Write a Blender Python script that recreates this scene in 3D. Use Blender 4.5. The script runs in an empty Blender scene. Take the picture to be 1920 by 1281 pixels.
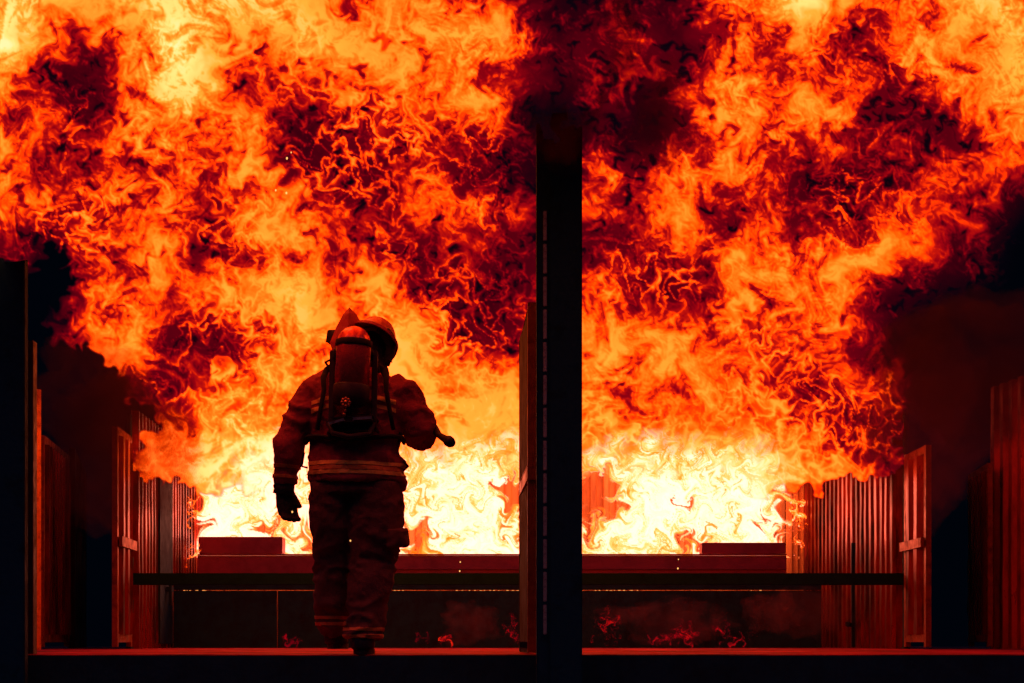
import bpy, bmesh, math, numpy as np
from mathutils import Vector, Matrix, noise as mnoise
np.seterr(all='ignore')
C = bpy.context.scene
R = math.radians
# ---------------------------------------------------------------- camera, sky, exposure
HY, FPX, CZ, CY = 1202.0, 3330.0, .075, -10.0
cam = bpy.data.cameras.new('camera'); camo = bpy.data.objects.new('camera', cam)
C.collection.objects.link(camo); C.camera = camo
camo.location = (0, CY, CZ); camo.rotation_euler = (R(90), 0, 0)
cam.sensor_width = 36; cam.lens = 36*FPX/1920; cam.shift_y = (HY-640.5)/1920
cam.clip_start = .1; cam.clip_end = 600
C.render.engine = 'CYCLES'
C.cycles.max_bounces = 5; C.cycles.diffuse_bounces = 3; C.cycles.glossy_bounces = 3
C.cycles.transparent_max_bounces = 16; C.cycles.volume_bounces = 1
C.cycles.sample_clamp_indirect = 6
C.view_settings.view_transform = 'Standard'; C.view_settings.look = 'None'
C.view_settings.exposure = 0; C.view_settings.gamma = 1
w = bpy.data.worlds.new('World'); C.world = w; w.use_nodes = True
nt = w.node_tree; bg = nt.nodes['Background']
geo = nt.nodes.new('ShaderNodeNewGeometry'); sep = nt.nodes.new('ShaderNodeSeparateXYZ')
rmp = nt.nodes.new('ShaderNodeValToRGB')          # night sky: black-blue near the horizon, brighter blue added overhead, out of view, to light dark surfaces
nt.links.new(geo.outputs['Incoming'], sep.inputs[0])
mul = nt.nodes.new('ShaderNodeMath'); mul.operation = 'MULTIPLY'; mul.inputs[1].default_value = -1
nt.links.new(sep.outputs['Z'], mul.inputs[0]); nt.links.new(mul.outputs[0], rmp.inputs[0])
e = rmp.color_ramp.elements
e[0].position = .38; e[0].color = (.0002, .0009, .0026, 1); e[1].position = .62; e[1].color = (.012, .075, .17, 1)
nt.links.new(rmp.outputs[0], bg.inputs[0]); bg.inputs[1].default_value = 1.0

def P(px, py, D):
    "photo measure (at distance D from the camera) to metres"
    return Vector(((px-960)*D/FPX, D+CY, CZ+(HY-py)*D/FPX))
def X(px, D): return (px-960)*D/FPX
def Z(py, D): return CZ+(HY-py)*D/FPX
# ---------------------------------------------------------------- materials
def mat(name, col, rough=.6, metal=0., rust=None, rscale=6., ramt=.5, bump=.3, bscale=40., coat=0., stretch=(1, 1, 1), spec=.5):
    m = bpy.data.materials.new(name); m.use_nodes = True
    t = m.node_tree; b = t.nodes['Principled BSDF']; L = t.links.new
    b.inputs['Roughness'].default_value = rough; b.inputs['Specular IOR Level'].default_value = spec; b.inputs['Metallic'].default_value = metal
    b.inputs['Coat Weight'].default_value = coat
    tc = t.nodes.new('ShaderNodeTexCoord'); mp = t.nodes.new('ShaderNodeMapping')
    mp.inputs['Scale'].default_value = stretch; L(tc.outputs['Object'], mp.inputs[0])
    n = t.nodes.new('ShaderNodeTexNoise'); n.inputs['Scale'].default_value = rscale; n.inputs['Detail'].default_value = 8
    n.inputs['Roughness'].default_value = .68; L(mp.outputs[0], n.inputs[0])
    r = t.nodes.new('ShaderNodeValToRGB'); L(n.outputs[0], r.inputs[0])
    c2 = rust if rust else tuple(c*.55 for c in col)
    r.color_ramp.elements[0].position = .62-ramt*.3; r.color_ramp.elements[0].color = (*col, 1)
    r.color_ramp.elements[1].position = .70 if ramt < .85 else .60; r.color_ramp.elements[1].color = (*c2, 1)
    L(r.outputs[0], b.inputs['Base Color'])
    n2 = t.nodes.new('ShaderNodeTexNoise'); n2.inputs['Scale'].default_value = bscale; n2.inputs['Detail'].default_value = 5
    L(mp.outputs[0], n2.inputs[0])
    bp = t.nodes.new('ShaderNodeBump'); bp.inputs['Strength'].default_value = bump; bp.inputs['Distance'].default_value = .01
    L(n2.outputs[0], bp.inputs['Height']); L(bp.outputs[0], b.inputs['Normal'])
    mr = t.nodes.new('ShaderNodeMapRange'); L(n.outputs[0], mr.inputs[0])
    mr.inputs[1].default_value = .35; mr.inputs[2].default_value = .75
    mr.inputs[3].default_value = max(.05, rough-.12); mr.inputs[4].default_value = min(1, rough+.25); L(mr.outputs[0], b.inputs['Roughness'])
    return m
M = dict(
    steel=mat('charred_steel', (.008, .04, .06), .75, .0, (.012, .012, .02), 5, .6, spec=.2),
    post=mat('black_painted_steel', (.005, .06, .10), .8, 0, (.004, .035, .05), 7, .3, spec=.12),
    tape=mat('grey_metal_strip', (.30, .42, .45), .5, .2, (.08, .10, .11), 30, .5),
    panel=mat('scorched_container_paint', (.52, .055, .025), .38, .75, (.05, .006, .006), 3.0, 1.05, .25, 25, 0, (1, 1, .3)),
    panel_lit=mat('firelit_container_paint', (.80, .10, .06), .36, .6, (.20, .02, .015), 4, .6, .25, 25, 0, (1, 1, .3)),  # panel paint made lighter and redder: fire-lit ribs put into the colour
    panel_dark=mat('dark_container_paint', (.18, .03, .02), .36, .7, (.02, .006, .006), 3, 1.05, .35, 25, 0, (1, 1, .25)),  # darker version of the container paint
    frame=mat('rusty_door_frame', (.46, .12, .03), .45, .6, (.12, .02, .01), 9, .75),
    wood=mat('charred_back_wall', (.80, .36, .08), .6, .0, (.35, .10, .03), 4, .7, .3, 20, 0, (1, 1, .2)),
    trough=mat('red_steel_trough', (.50, .035, .06), .5, .0, (.32, .025, .04), 4, .6, .15, 30),
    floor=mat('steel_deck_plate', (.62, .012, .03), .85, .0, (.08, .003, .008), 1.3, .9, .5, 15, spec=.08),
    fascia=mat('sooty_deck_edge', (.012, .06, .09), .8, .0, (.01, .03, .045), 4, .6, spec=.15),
    ground=mat('wet_asphalt', (.008, .008, .009), .6, 0, (.005, .005, .006), 2, .6),
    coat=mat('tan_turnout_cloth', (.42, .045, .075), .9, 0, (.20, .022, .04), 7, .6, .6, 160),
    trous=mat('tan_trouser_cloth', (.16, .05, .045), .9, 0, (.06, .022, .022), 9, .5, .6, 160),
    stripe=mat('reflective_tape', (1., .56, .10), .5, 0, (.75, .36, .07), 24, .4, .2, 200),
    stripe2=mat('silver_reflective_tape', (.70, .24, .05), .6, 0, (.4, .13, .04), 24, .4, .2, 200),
    rubber=mat('black_rubber', (.018, .018, .02), .6, 0, None, 10, .3, .3, 80),
    glove=mat('black_leather', (.025, .02, .02), .7, 0, None, 14, .3, .6, 90),
    glowpost=mat('firelit_post', (.95, .42, .10), .4, .6, (.4, .12, .04), 12, .5),  # orange firelight put into this post's colour
    web=mat('black_webbing', (.015, .015, .017), .8, 0, None, 20, .3, .5, 200),
    helmet=mat('scuffed_helmet_shell', (.75, .16, .06), .35, 0, (.30, .06, .03), 18, .5, .15, 60, .4),
    brim=mat('helmet_brim_underside', (.55, .06, .08), .6, 0, (.35, .035, .05), 18, .5, .2, 60),
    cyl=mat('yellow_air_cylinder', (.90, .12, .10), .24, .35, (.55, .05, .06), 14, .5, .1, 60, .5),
    cylb=mat('dark_cylinder_boot', (.03, .02, .02), .6, 0, None, 14, .5, .1, 60),
    brass=mat('brass_fitting', (.6, .25, .12), .3, .9, (.3, .1, .05), 30, .4, .1, 60),
    skin=mat('skin', (.45, .25, .18), .6, 0, (.4, .2, .15), 20, .3, .1, 90),
)
def coll(name, me, parent=None, smooth=False):
    o = bpy.data.objects.new(name, me); C.collection.objects.link(o)
    if smooth: me.polygons.foreach_set('use_smooth', [True]*len(me.polygons))
    if parent: o.parent = parent
    return o
WORLD = {}
def wl(p):
    v = Vector((0, 0, 0))
    while p is not None: v = v+p.location; p = p.parent
    return v
def obj(name, bm, material, parent=None, smooth=False, origin=True):
    "one mesh object; geometry given in world metres"
    me = bpy.data.meshes.new(name); bmesh.ops.recalc_face_normals(bm, faces=bm.faces)
    bm.to_mesh(me); bm.free(); me.materials.append(material)
    o = coll(name, me, parent, smooth)
    off = wl(parent) if parent else Vector((0, 0, 0))
    if origin:
        co = np.empty(len(me.vertices)*3, np.float32); me.vertices.foreach_get('co', co); co = co.reshape(-1, 3)
        c = Vector((float((co[:, 0].min()+co[:, 0].max())/2), float((co[:, 1].min()+co[:, 1].max())/2), float(co[:, 2].min())))
    else: c = off
    me.transform(Matrix.Translation(-c)); o.location = c-off
    return o
def tag(o, label=None, cat=None, group=None, kind=None):
    for k, v in (('label', label), ('category', cat), ('group', group), ('kind', kind)):
        if v: o[k] = v
    return o
def empty(name, loc, label, cat, group=None):
    o = bpy.data.objects.new(name, None); C.collection.objects.link(o); o.location = loc
    o.empty_display_size = .1
    return tag(o, label, cat, group)
def boxg(bm, x0, x1, y0, y1, z0, z1, bev=.004):
    g = bmesh.ops.create_cube(bm, size=1)['verts']
    for v in g: v.co = Vector(((x0+x1)/2+v.co.x*(x1-x0), (y0+y1)/2+v.co.y*(y1-y0), (z0+z1)/2+v.co.z*(z1-z0)))
    if bev:
        es = list({e for v in g for e in v.link_edges})
        bmesh.ops.bevel(bm, geom=es, offset=bev, segments=2, affect='EDGES')
    return bm
def box(*a, **k): return boxg(bmesh.new(), *a, **k)
def bar(bm, a, b, wd, th, up=Vector((0, 0, 1)), bev=.003):
    "a rectangular bar from a to b, wd across, th in the other direction"
    a = Vector(a); b = Vector(b); d = (b-a); L = d.length; d.normalize()
    s = d.cross(up)
    if s.length < 1e-4: s = d.cross(Vector((0, 1, 0)))
    s.normalize(); u = s.cross(d)
    g = bmesh.ops.create_cube(bm, size=1)['verts']
    mid = (a+b)/2
    for v in g: v.co = mid+d*v.co.x*L+s*v.co.y*th+u*v.co.z*wd
    if bev: bmesh.ops.bevel(bm, geom=list({e for v in g for e in v.link_edges}), offset=bev, segments=2, affect='EDGES')
    return bm
def tube(bm, pts, rs, n=16, cap=True, ry=None, up=None):
    "loft of elliptical rings along pts"
    pts = [Vector(p) for p in pts]; rings = []
    for i, p in enumerate(pts):
        d = (pts[min(i+1, len(pts)-1)]-pts[max(i-1, 0)]).normalized()
        ref = up or Vector((0, 1, 0))
        s = d.cross(ref)
        if s.length < 1e-3: s = d.cross(Vector((1, 0, 0)))
        s.normalize(); u = s.cross(d).normalized()
        a = rs[i]; b = ry[i] if ry else a
        rings.append([bm.verts.new(p+s*math.cos(2*math.pi*k/n)*a+u*math.sin(2*math.pi*k/n)*b) for k in range(n)])
    for r0, r1 in zip(rings, rings[1:]):
        for k in range(n): bm.faces.new((r0[k], r0[(k+1) % n], r1[(k+1) % n], r1[k]))
    if cap: bm.faces.new(rings[0][::-1]); bm.faces.new(rings[-1])
    return bm
def ball(bm, c, r, sx=1, sy=1, sz=1, n=16, rot=None):
    g = bmesh.ops.create_uvsphere(bm, u_segments=n, v_segments=n//2+2, radius=r)['verts']
    for v in g:
        q = Vector((v.co.x*sx, v.co.y*sy, v.co.z*sz))
        if rot: q = rot@q
        v.co = q+Vector(c)
    return bm
def remesh(bm, voxel=.012, smooth=2, folds=None):
    "fuse the lofts of a soft body into one continuous skin, then add cloth folds"
    me = bpy.data.meshes.new('tmp'); bmesh.ops.recalc_face_normals(bm, faces=bm.faces); bm.to_mesh(me); bm.free()
    o = bpy.data.objects.new('tmp', me); C.collection.objects.link(o)
    r = o.modifiers.new('r', 'REMESH'); r.mode = 'VOXEL'; r.voxel_size = voxel
    s = o.modifiers.new('s', 'SMOOTH'); s.factor = .6; s.iterations = smooth
    dg = bpy.context.evaluated_depsgraph_get(); dg.update()
    out = bpy.data.meshes.new_from_object(o.evaluated_get(dg)); bpy.data.objects.remove(o); bpy.data.meshes.remove(me)
    b2 = bmesh.new(); b2.from_mesh(out); bpy.data.meshes.remove(out)
    if folds:
        b2.normal_update()
        mv = [(v, v.co+v.normal*folds(v.co)) for v in b2.verts]
        for v, c in mv: v.co = c
    return b2
def fold(amp, sx, sz, seed=0., sy=None):
    def f(c):
        q = Vector((c.x*sx+seed, c.y*(sy or sx), c.z*sz))
        q += mnoise.noise_vector(q*.6)*.8
        a = 1-abs(mnoise.noise(q))*2.4; b = mnoise.noise(q*2.3+Vector((7, 3, 1)))
        return amp*(a*.9+b*.5-.3)
    return f
def corrugated(a, b, z0, z1a, z1b=None, pitch=.11, depth=.036, seed=1, tilt=0.):
    depth *= 1.7
    "trapezoid-ribbed steel sheet from ground point a to b, real thickness; top runs z1a to z1b"
    z1b = z1a if z1b is None else z1b
    a = Vector((a[0], a[1], 0)); b = Vector((b[0], b[1], 0)); d = b-a; L = d.length; d.normalize(); n = Vector((d.y, -d.x, 0))
    prof = []; k = 0; rng = np.random.RandomState(seed)
    t = 0
    while t < L:
        p = pitch*(.9+.2*rng.rand())
        for f, o in ((0, 0), (.28, 0), (.42, 1), (.78, 1), (.92, 0)):
            if t+f*p < L: prof.append((t+f*p, o*depth))
        t += p
    prof.append((L, 0))
    bm = bmesh.new(); nz = 26; F = []; K = []
    for i, (t, o) in enumerate(prof):
        zt = z1a+(z1b-z1a)*t/L; cf = []; cb = []
        for j in range(nz+1):
            z = z0+(zt-z0)*j/nz
            dn = mnoise.noise(Vector((t*3+seed*7, z*2.2, seed)))*.006+mnoise.noise(Vector((t*14, z*5, seed*3.)))*.002
            ds = mnoise.noise(Vector((t*8+40, z*2.5, seed)))*.004
            q = a+d*(t+ds)+Vector((0, 0, z))
            cf.append(bm.verts.new(q+n*(o+dn))); cb.append(bm.verts.new(q+n*(o+dn-.004)))
        F.append(cf); K.append(cb)
    for i in range(len(prof)-1):
        for j in range(nz):
            bm.faces.new((F[i][j], F[i+1][j], F[i+1][j+1], F[i][j+1])); bm.faces.new((K[i][j], K[i][j+1], K[i+1][j+1], K[i+1][j]))
        bm.faces.new((F[i][nz], F[i+1][nz], K[i+1][nz], K[i][nz])); bm.faces.new((F[i][0], K[i][0], K[i+1][0], F[i+1][0]))
    for c, kk in ((F[0], K[0]), (F[-1], K[-1])):
        for j in range(nz): bm.faces.new((c[j], c[j+1], kk[j+1], kk[j]))
    return bm
# ---------------------------------------------------------------- ground and deck
tag(obj('ground', box(-150, 150, -14, 250, -1.2, -.9, bev=0), M['ground'], origin=False), kind='structure')
bm = bmesh.new()
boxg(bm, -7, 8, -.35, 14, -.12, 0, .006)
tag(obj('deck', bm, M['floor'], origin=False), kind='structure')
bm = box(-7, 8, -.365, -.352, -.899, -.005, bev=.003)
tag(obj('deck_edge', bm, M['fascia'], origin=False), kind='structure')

def leaf(name, a, b, h, label, cross, group, mt='panel', side=1, edge=.07, bottom=.10, pitch=.13, seed=3):
    "a container door leaf: steel frame round a ribbed sheet, standing from ground point a (near) to b (far)"
    a = Vector(a); b = Vector(b)
    r = empty(name, (a.x, a.y, 0), label, 'door', group)
    d = (b-a).normalized(); th = .05; up = Vector((0, 0, 1))
    n = Vector((d.y, -d.x, 0))*side
    f = bmesh.new()
    for p in (a+d*edge/2, b-d*edge/2): bar(f, p+up*.02, p+up*h, edge, th, n.cross(up) if False else d)
    for z in (bottom, h-edge/2): bar(f, a+d*edge+up*z, b-d*edge+up*z, edge, th-.006)
    obj('frame', f, M['frame'], r)
    q0 = a+d*edge; q1 = b-d*edge
    if side > 0: pm = corrugated(q0, q1, bottom+edge/2, h-edge, None, pitch, .03, seed)
    else: pm = corrugated(q1, q0, bottom+edge/2, h-edge, None, pitch, .03, seed)
    obj('panel', pm, M[mt], r)
    if cross:
        f = bmesh.new(); bar(f, a+n*.055+up*cross, b+n*.055+up*cross, .085, .03)
        obj('crossbar', f, M['frame'], r)
    f = bmesh.new()
    for z in (.35, .75):
        if z < h: bar(f, b+d*.02+up*z, b+d*.05+up*(z+.12), .05, .05)
    obj('hinge', f, M['steel'], r)
    return r
G = 'container door leaves folded back inside the bay'
leaf('container_door', P(77, 0, 16).xy.to_3d(), P(126, 0, 17.8).xy.to_3d(), 1.93, 'ribbed orange-lit door leaf at the far left, behind the tall bright post', 0, G, pitch=.17, seed=4)
leaf('container_door', P(215, 0, 15.9).xy.to_3d(), P(243, 0, 16.8).xy.to_3d(), 2.0, 'narrow ribbed door leaf with a crossbar, left of the long dark rail', .97, G, mt='panel', pitch=.3, seed=9)
leaf('container_door', P(1741, 0, 16).xy.to_3d(), P(1700, 0, 16.9).xy.to_3d(), 1.84, 'dim red door leaf with a crossbar, right of the long dark rail', .965, G, pitch=.33, seed=12, side=-1)
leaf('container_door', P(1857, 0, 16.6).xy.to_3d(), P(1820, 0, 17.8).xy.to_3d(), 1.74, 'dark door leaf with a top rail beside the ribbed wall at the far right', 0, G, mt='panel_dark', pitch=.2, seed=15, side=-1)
# door leaf standing beside the centre post
r = empty('container_door', P(990, 0, 10.4).xy.to_3d(), 'tall door leaf seen edge-on with a glowing frame, close beside the black centre post', 'door', G)
a = Vector((X(999, 10.0), 0, 0)); b = Vector((X(981, 10.9), .9, 0)); up = Vector((0, 0, 1)); d = (b-a).normalized()
f = bmesh.new()
bar(f, a+up*.01, a+up*1.98, .024, .06, d); obj('frame', f, M['frame'], r); f = bmesh.new(); bar(f, b+up*.01, b+up*1.92, .03, .05, d)  # near bar coloured brighter than the rest to carry its firelit highlight
bar(f, a+d*.03+up*.20, b-d*.03+up*.20, .02, .04); bar(f, a+d*.03+up*.02, b-d*.03+up*.02, .02, .04)
bar(f, a+d*.03+up*1.95, b-d*.03+up*1.88, .05, .04)
obj('top_rail', f, M['steel'], r)
pm = bmesh.new(); bar(pm, a+d*.04+up*1.0-Vector((.02, 0, 0)), b-d*.03+up*1.0-Vector((.02, 0, 0)), 1.86, .006, bev=0)
obj('panel', pm, M['steel'], r)
f = bmesh.new(); bar(f, a+Vector((-.006, -.02, 1.02)), b+Vector((0, 0, 1.0)), .075, .05); obj('crossbar', f, M['frame'], r)

# ---------------------------------------------------------------- bay walls
def wall(a, b, h, label, mt='panel', seed=1, pitch=.11, flip=False, hb=None):
    if flip: a, b = b, a; 
    o = obj('corrugated_wall', corrugated(a, b, 0.002, h, hb, pitch, .036, seed), M[mt])
    return tag(o, label, 'wall', 'corrugated steel walls of the fire bay')
def g(px, D): return (X(px, D), D+CY)
wl1 = wall(g(246, 17.08), g(372, 21.75), 2.3, 'ribbed steel side wall of the bay, left of the burning trough', seed=21, pitch=.20)
dd = bmesh.new(); bar(dd, (X(285, 18.2)+.05, 8.3, 1.0), (X(316, 19.3)+.05, 9.2, 1.0), 1.9, .03)
dr = obj('hatch', dd, M['steel'], wl1)
dd = bmesh.new(); bar(dd, (X(300, 18.7)+.09, 8.68, .62), (X(300, 18.7)+.09, 8.86, .62), .05, .05); bar(dd, (X(300, 18.7)+.11, 8.70, .45), (X(300, 18.7)+.11, 8.70, .75), .03, .03, up=Vector((0, 1, 0)))
obj('latch', dd, M['steel'], dr)
wr1 = wall(g(1693, 17.08), g(1513, 21.6), 2.3, 'ribbed steel side wall of the bay, right of the burning trough', seed=22, pitch=.21, flip=True)
dd = bmesh.new(); bar(dd, (X(1609, 18.9)-.05, 8.9, .01), (X(1609, 18.9)-.05, 8.9, Z(1018, 18.9)), .04, .04, up=Vector((0, 1, 0)))
dr = obj('lock_bar', dd, M['steel'], wr1)
dd = bmesh.new(); bar(dd, (X(1598, 18.8)-.05, 8.8, Z(1170, 18.8)), (X(1609, 18.9)-.09, 8.9, Z(1172, 18.8)), .04, .04); obj('handle', dd, M['steel'], dr)
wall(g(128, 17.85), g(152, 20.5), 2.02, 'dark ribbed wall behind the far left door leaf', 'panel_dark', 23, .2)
wall(g(1858, 17.0), g(2060, 14.6), 2.5, 'red-lit ribbed wall cut by the right edge of the frame', 'panel_lit', 24, .23, flip=True)
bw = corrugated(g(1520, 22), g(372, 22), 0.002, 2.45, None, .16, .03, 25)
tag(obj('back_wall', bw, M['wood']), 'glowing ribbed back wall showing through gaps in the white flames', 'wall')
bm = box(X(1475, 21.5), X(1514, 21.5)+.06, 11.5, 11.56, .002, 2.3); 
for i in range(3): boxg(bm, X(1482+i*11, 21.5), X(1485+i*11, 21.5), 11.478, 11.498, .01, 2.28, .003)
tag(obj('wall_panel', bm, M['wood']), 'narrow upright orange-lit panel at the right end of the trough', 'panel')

# ---------------------------------------------------------------- trough, counter, rail
r = empty('burner_trough', (0, 10.6, 0), 'long red steel trough holding the white-hot fire', 'trough')
x0, x1 = X(370, 20.6), X(1475, 20.6)
obj('front_plate', box(x0, x1, 10.6, 10.63, .80, Z(1042, 20.6)), M['trough'], r)
obj('rim', box(x0, x1, 10.585, 10.64, Z(1042, 20.6)+.002, Z(1042, 20.6)+.02), M['trough'], r)
obj('lip', box(X(735, 20.6), x1, 10.575, 10.598, Z(1068, 20.6), Z(1066, 20.6)), M['trough'], r)
obj('back_plate', box(x0, x1, 11.5, 11.53, .80, Z(1050, 20.6)), M['trough'], r)
obj('bed', box(x0+.01, x1-.01, 10.64, 11.49, .86, .90), M['steel'], r)
b1 = box(x0, X(528, 20.6), 10.66, 10.95, Z(1041, 20.6)+.02, Z(1006, 20.6), bev=.008)
tag(obj('steel_box', b1, M['trough']), 'flat red box standing on the left end of the trough', 'box')
b1 = box(X(1317, 20.6), x1, 10.66, 10.95, Z(1041, 20.6)+.02, Z(1017, 20.6), bev=.008)
tag(obj('steel_box', b1, M['trough']), 'flat red box standing on the right end of the trough', 'box')
# dark lower screen with its slot
r = empty('counter_screen', (0, 9.2, 0), 'black sheet-steel screen below the rail, wisps of flame at its foot', 'screen')
xa, xb = X(325, 19.2), X(1540, 19.2); zs = Z(1107, 19.2)
for xx0, xx1 in ((xa, X(519, 19.2)), (X(521, 19.2), X(1000, 19.2)), (X(1002, 19.2), xb)):
    obj('sheet', box(xx0, xx1, 9.2, 9.22, .002, zs-.004, bev=.003), M['steel'], r)
obj('top_plate', box(xa, xb, 9.19, 9.23, zs+.004, Z(1092, 19.2)), M['steel'], r)
fm = bpy.data.materials.new('fire_behind_slot'); fm.use_nodes = True
n_ = fm.node_tree.nodes; n_.clear(); em = n_.new('ShaderNodeEmission'); om = n_.new('ShaderNodeOutputMaterial')
em.inputs[0].default_value = (1, .35, .08, 1); em.inputs[1].default_value = 1.2; fm.node_tree.links.new(em.outputs[0], om.inputs[0])
rng = np.random.RandomState(4)
for p0, p1, k in ((338, 392, 7), (718, 760, 5), (850, 976, 12), (1112, 1200, 10), (1408, 1432, 2)):
    for i in range(k):
        c = p0+(p1-p0)*(i+.8*rng.rand())/k; wd = rng.uniform(1, 5)
        obj('slot_glow', box(X(c, 19.25), X(c+wd, 19.25), 9.25, 9.256, zs-.001-.004*rng.rand(), zs+.001+.003*rng.rand(), bev=0), fm, r)
r = empty('safety_rail', (0, 7, 0), 'long black horizontal rail crossing the bay in front of the trough', 'rail')
obj('beam', box(X(246, 17), X(1694, 17), 6.97, 7.05, Z(1097, 17), Z(1075, 17)), M['post'], r)
# ---------------------------------------------------------------- posts
def post(name, x0, x1, y0, y1, h, label, m='post', grp='upright posts of the steel structure'):
    r = empty(name, ((x0+x1)/2, y0, 0), label, 'post', grp)
    obj('shaft', box(x0, x1, y0, y1, .002, h, bev=.006), M[m], r)
    obj('base_plate', box(x0-.012, x1+.012, y0-.012, y1+.012, .0015, .014, bev=.002), M[m], r)
    return r
post('steel_post', X(238, 17), X(246, 17)-.003, 6.96, 7.06, 2.25, 'slim black post where the rail meets the left wall')
post('steel_post', X(1694, 17)+.003, X(1700, 17)+.01, 6.96, 7.06, 2.25, 'slim black post where the rail meets the right wall')
# bright post set at an angle, far left
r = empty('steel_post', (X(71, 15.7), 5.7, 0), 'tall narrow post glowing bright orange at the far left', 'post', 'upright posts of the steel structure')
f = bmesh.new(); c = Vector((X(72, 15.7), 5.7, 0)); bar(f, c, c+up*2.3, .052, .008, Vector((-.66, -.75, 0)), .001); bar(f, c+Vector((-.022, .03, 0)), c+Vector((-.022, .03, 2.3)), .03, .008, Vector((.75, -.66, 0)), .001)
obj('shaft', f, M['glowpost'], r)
# centre post
r = empty('steel_column', (X(1048, 9.4), -.60, 0), 'thick black column right of the firefighter, a dashed grey strip down its left edge', 'column')
zt = Z(215, 9.4)
obj('shaft', box(X(1006, 9.4), X(1091, 9.4), -.63, -.38, -.88, zt, bev=.008), M['post'], r)
obj('flange', box(X(1030, 9.4), X(1091, 9.4), -.645, -.622, -.88, zt-.004, bev=.005), M['post'], r)
obj('base_plate', box(X(1000, 9.4), X(1096, 9.4), -.67, -.36, -.898, -.882, bev=.004), M['post'], r)
for i in range(13):
    z1_ = Z(396+i*61.5, 9.37); z0_ = Z(396+i*61.5+56, 9.37)
    obj('strip', box(X(1018.5, 9.37), X(1025.5, 9.37), -.636, -.622, z0_, z1_, bev=.003), M['tape'], r)
# left foreground column
r = empty('steel_column', (X(20, 9.4), -.60, 0), 'black column filling the left edge of the frame under the flames', 'column')
zt = Z(400, 9.4)
obj('shaft', box(X(-120, 9.4), X(49, 9.4), -.63, -.56, -.88, zt, bev=.006), M['post'], r)
obj('flange', box(X(50, 9.75), X(65, 9.75), -.28, -.2, .002, Z(640, 9.75), bev=.003), M['cylb'], r)
obj('base_plate', box(X(-125, 9.4), X(54, 9.4), -.67, -.36, -.898, -.882, bev=.004), M['post'], r)
# ---------------------------------------------------------------- firefighter
D0 = 9.75
def F(px, py, dy=0.): 
    "body measure: photo position scaled at the firefighter's own distance, dy metres deeper"
    p = P(px, py, D0); return Vector((p.x, p.y+dy, p.z))
S = D0/FPX
per = Vector((X(664, D0), D0+CY, 0))
# body: one continuous figure inside the clothes
bm = bmesh.new()
tube(bm, [F(664, 925), F(665, 860), F(668, 800), F(670, 745, .02), F(674, 712, .05), F(682, 690, .1), F(687, 668, .14)], [.15, .14, .16, .17, .1, .06, .06], 20, ry=[.11, .1, .12, .11, .08, .06, .06])
ball(bm, F(688, 642, .17), .105, .82, .98, 1.12)
bm_face = [(F(688, 640, .28), .022, .9, 1.2, 1.3), (F(676, 636, .265), .016, 1, .5, .7), (F(700, 636, .265), .016, 1, .5, .7), (F(688, 652, .265), .028, 1, .5, .35)]
for c, r, a, b, d in bm_face: ball(bm, c, r, a, b, d)
for sgn in (-1, 1): ball(bm, F(688+sgn*30, 642, .17), .03, .35, .7, 1)
tube(bm, [F(600, 738), F(555, 800), F(536, 848, .02), F(533, 905, .05)], [.06, .05, .045, .035], 14)
tube(bm, [F(745, 738), F(778, 790, .03), F(790, 815, .10), F(782, 805, .40)], [.06, .05, .045, .035], 14)
tube(bm, [F(628, 915), F(620, 980, .04), F(617, 1060, .14), F(620, 1125, .16), F(622, 1188, .24)], [.095, .085, .062, .058, .045], 16)
tube(bm, [F(700, 915), F(702, 980), F(696, 1060, .03), F(690, 1130), F(681, 1205, -.02)], [.095, .085, .062, .058, .045], 16)
b2 = remesh(bm, .014, 2)
person = obj('person', b2, M['skin'], smooth=True)
tag(person, 'firefighter seen from behind, helmet and turnout gear, stepping toward the fire with left arm hanging', 'person')
# coat
bm = bmesh.new()
ring = [(690, 674, 46, .10, .06), (702, 671, 62, .115, .05), (716, 669, 84, .14, .035), (735, 669, 97, .155, .02), (765, 668, 95, .165, 0), (800, 667, 88, .16, 0), (835, 666, 85, .15, 0), (862, 667, 87, .165, 0), (888, 668, 89, .18, 0), (906, 668, 90, .185, 0)]
tube(bm, [F(c, y, d) for y, c, hw, dp, d in ring], [hw*S for y, c, hw, dp, d in ring], 36, ry=[dp for y, c, hw, dp, d in ring], up=Vector((0, 1, 0)))
tube(bm, [F(615, 722, .02), F(590, 738, .01), F(566, 775), F(550, 808), F(541, 838), F(536, 862, .02), F(533, 888, .04), F(532, 905, .05)], [.085, .097, .088, .084, .086, .080, .073, .066], 22)
tube(bm, [F(730, 722, .02), F(752, 738, .02), F(772, 770, .02), F(785, 798, .03), F(787, 814, .10), F(786, 810, .20), F(782, 806, .33)], [.085, .1, .094, .094, .088, .078, .066], 22)
tube(bm, [F(742, 885), F(749, 905), F(750, 922)], [.03, .045, .03], 12)
ball(bm, F(753, 872, -.02), .035, .8, .8, 1)
def cf(c):
    base = fold(.013, 6, 9, 2.)(c)+fold(.004, 20, 26, 9.)(c)
    return base
coat_bm = remesh(bm, .0095, 3, cf)
tmpl = coat_bm.copy()
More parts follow.
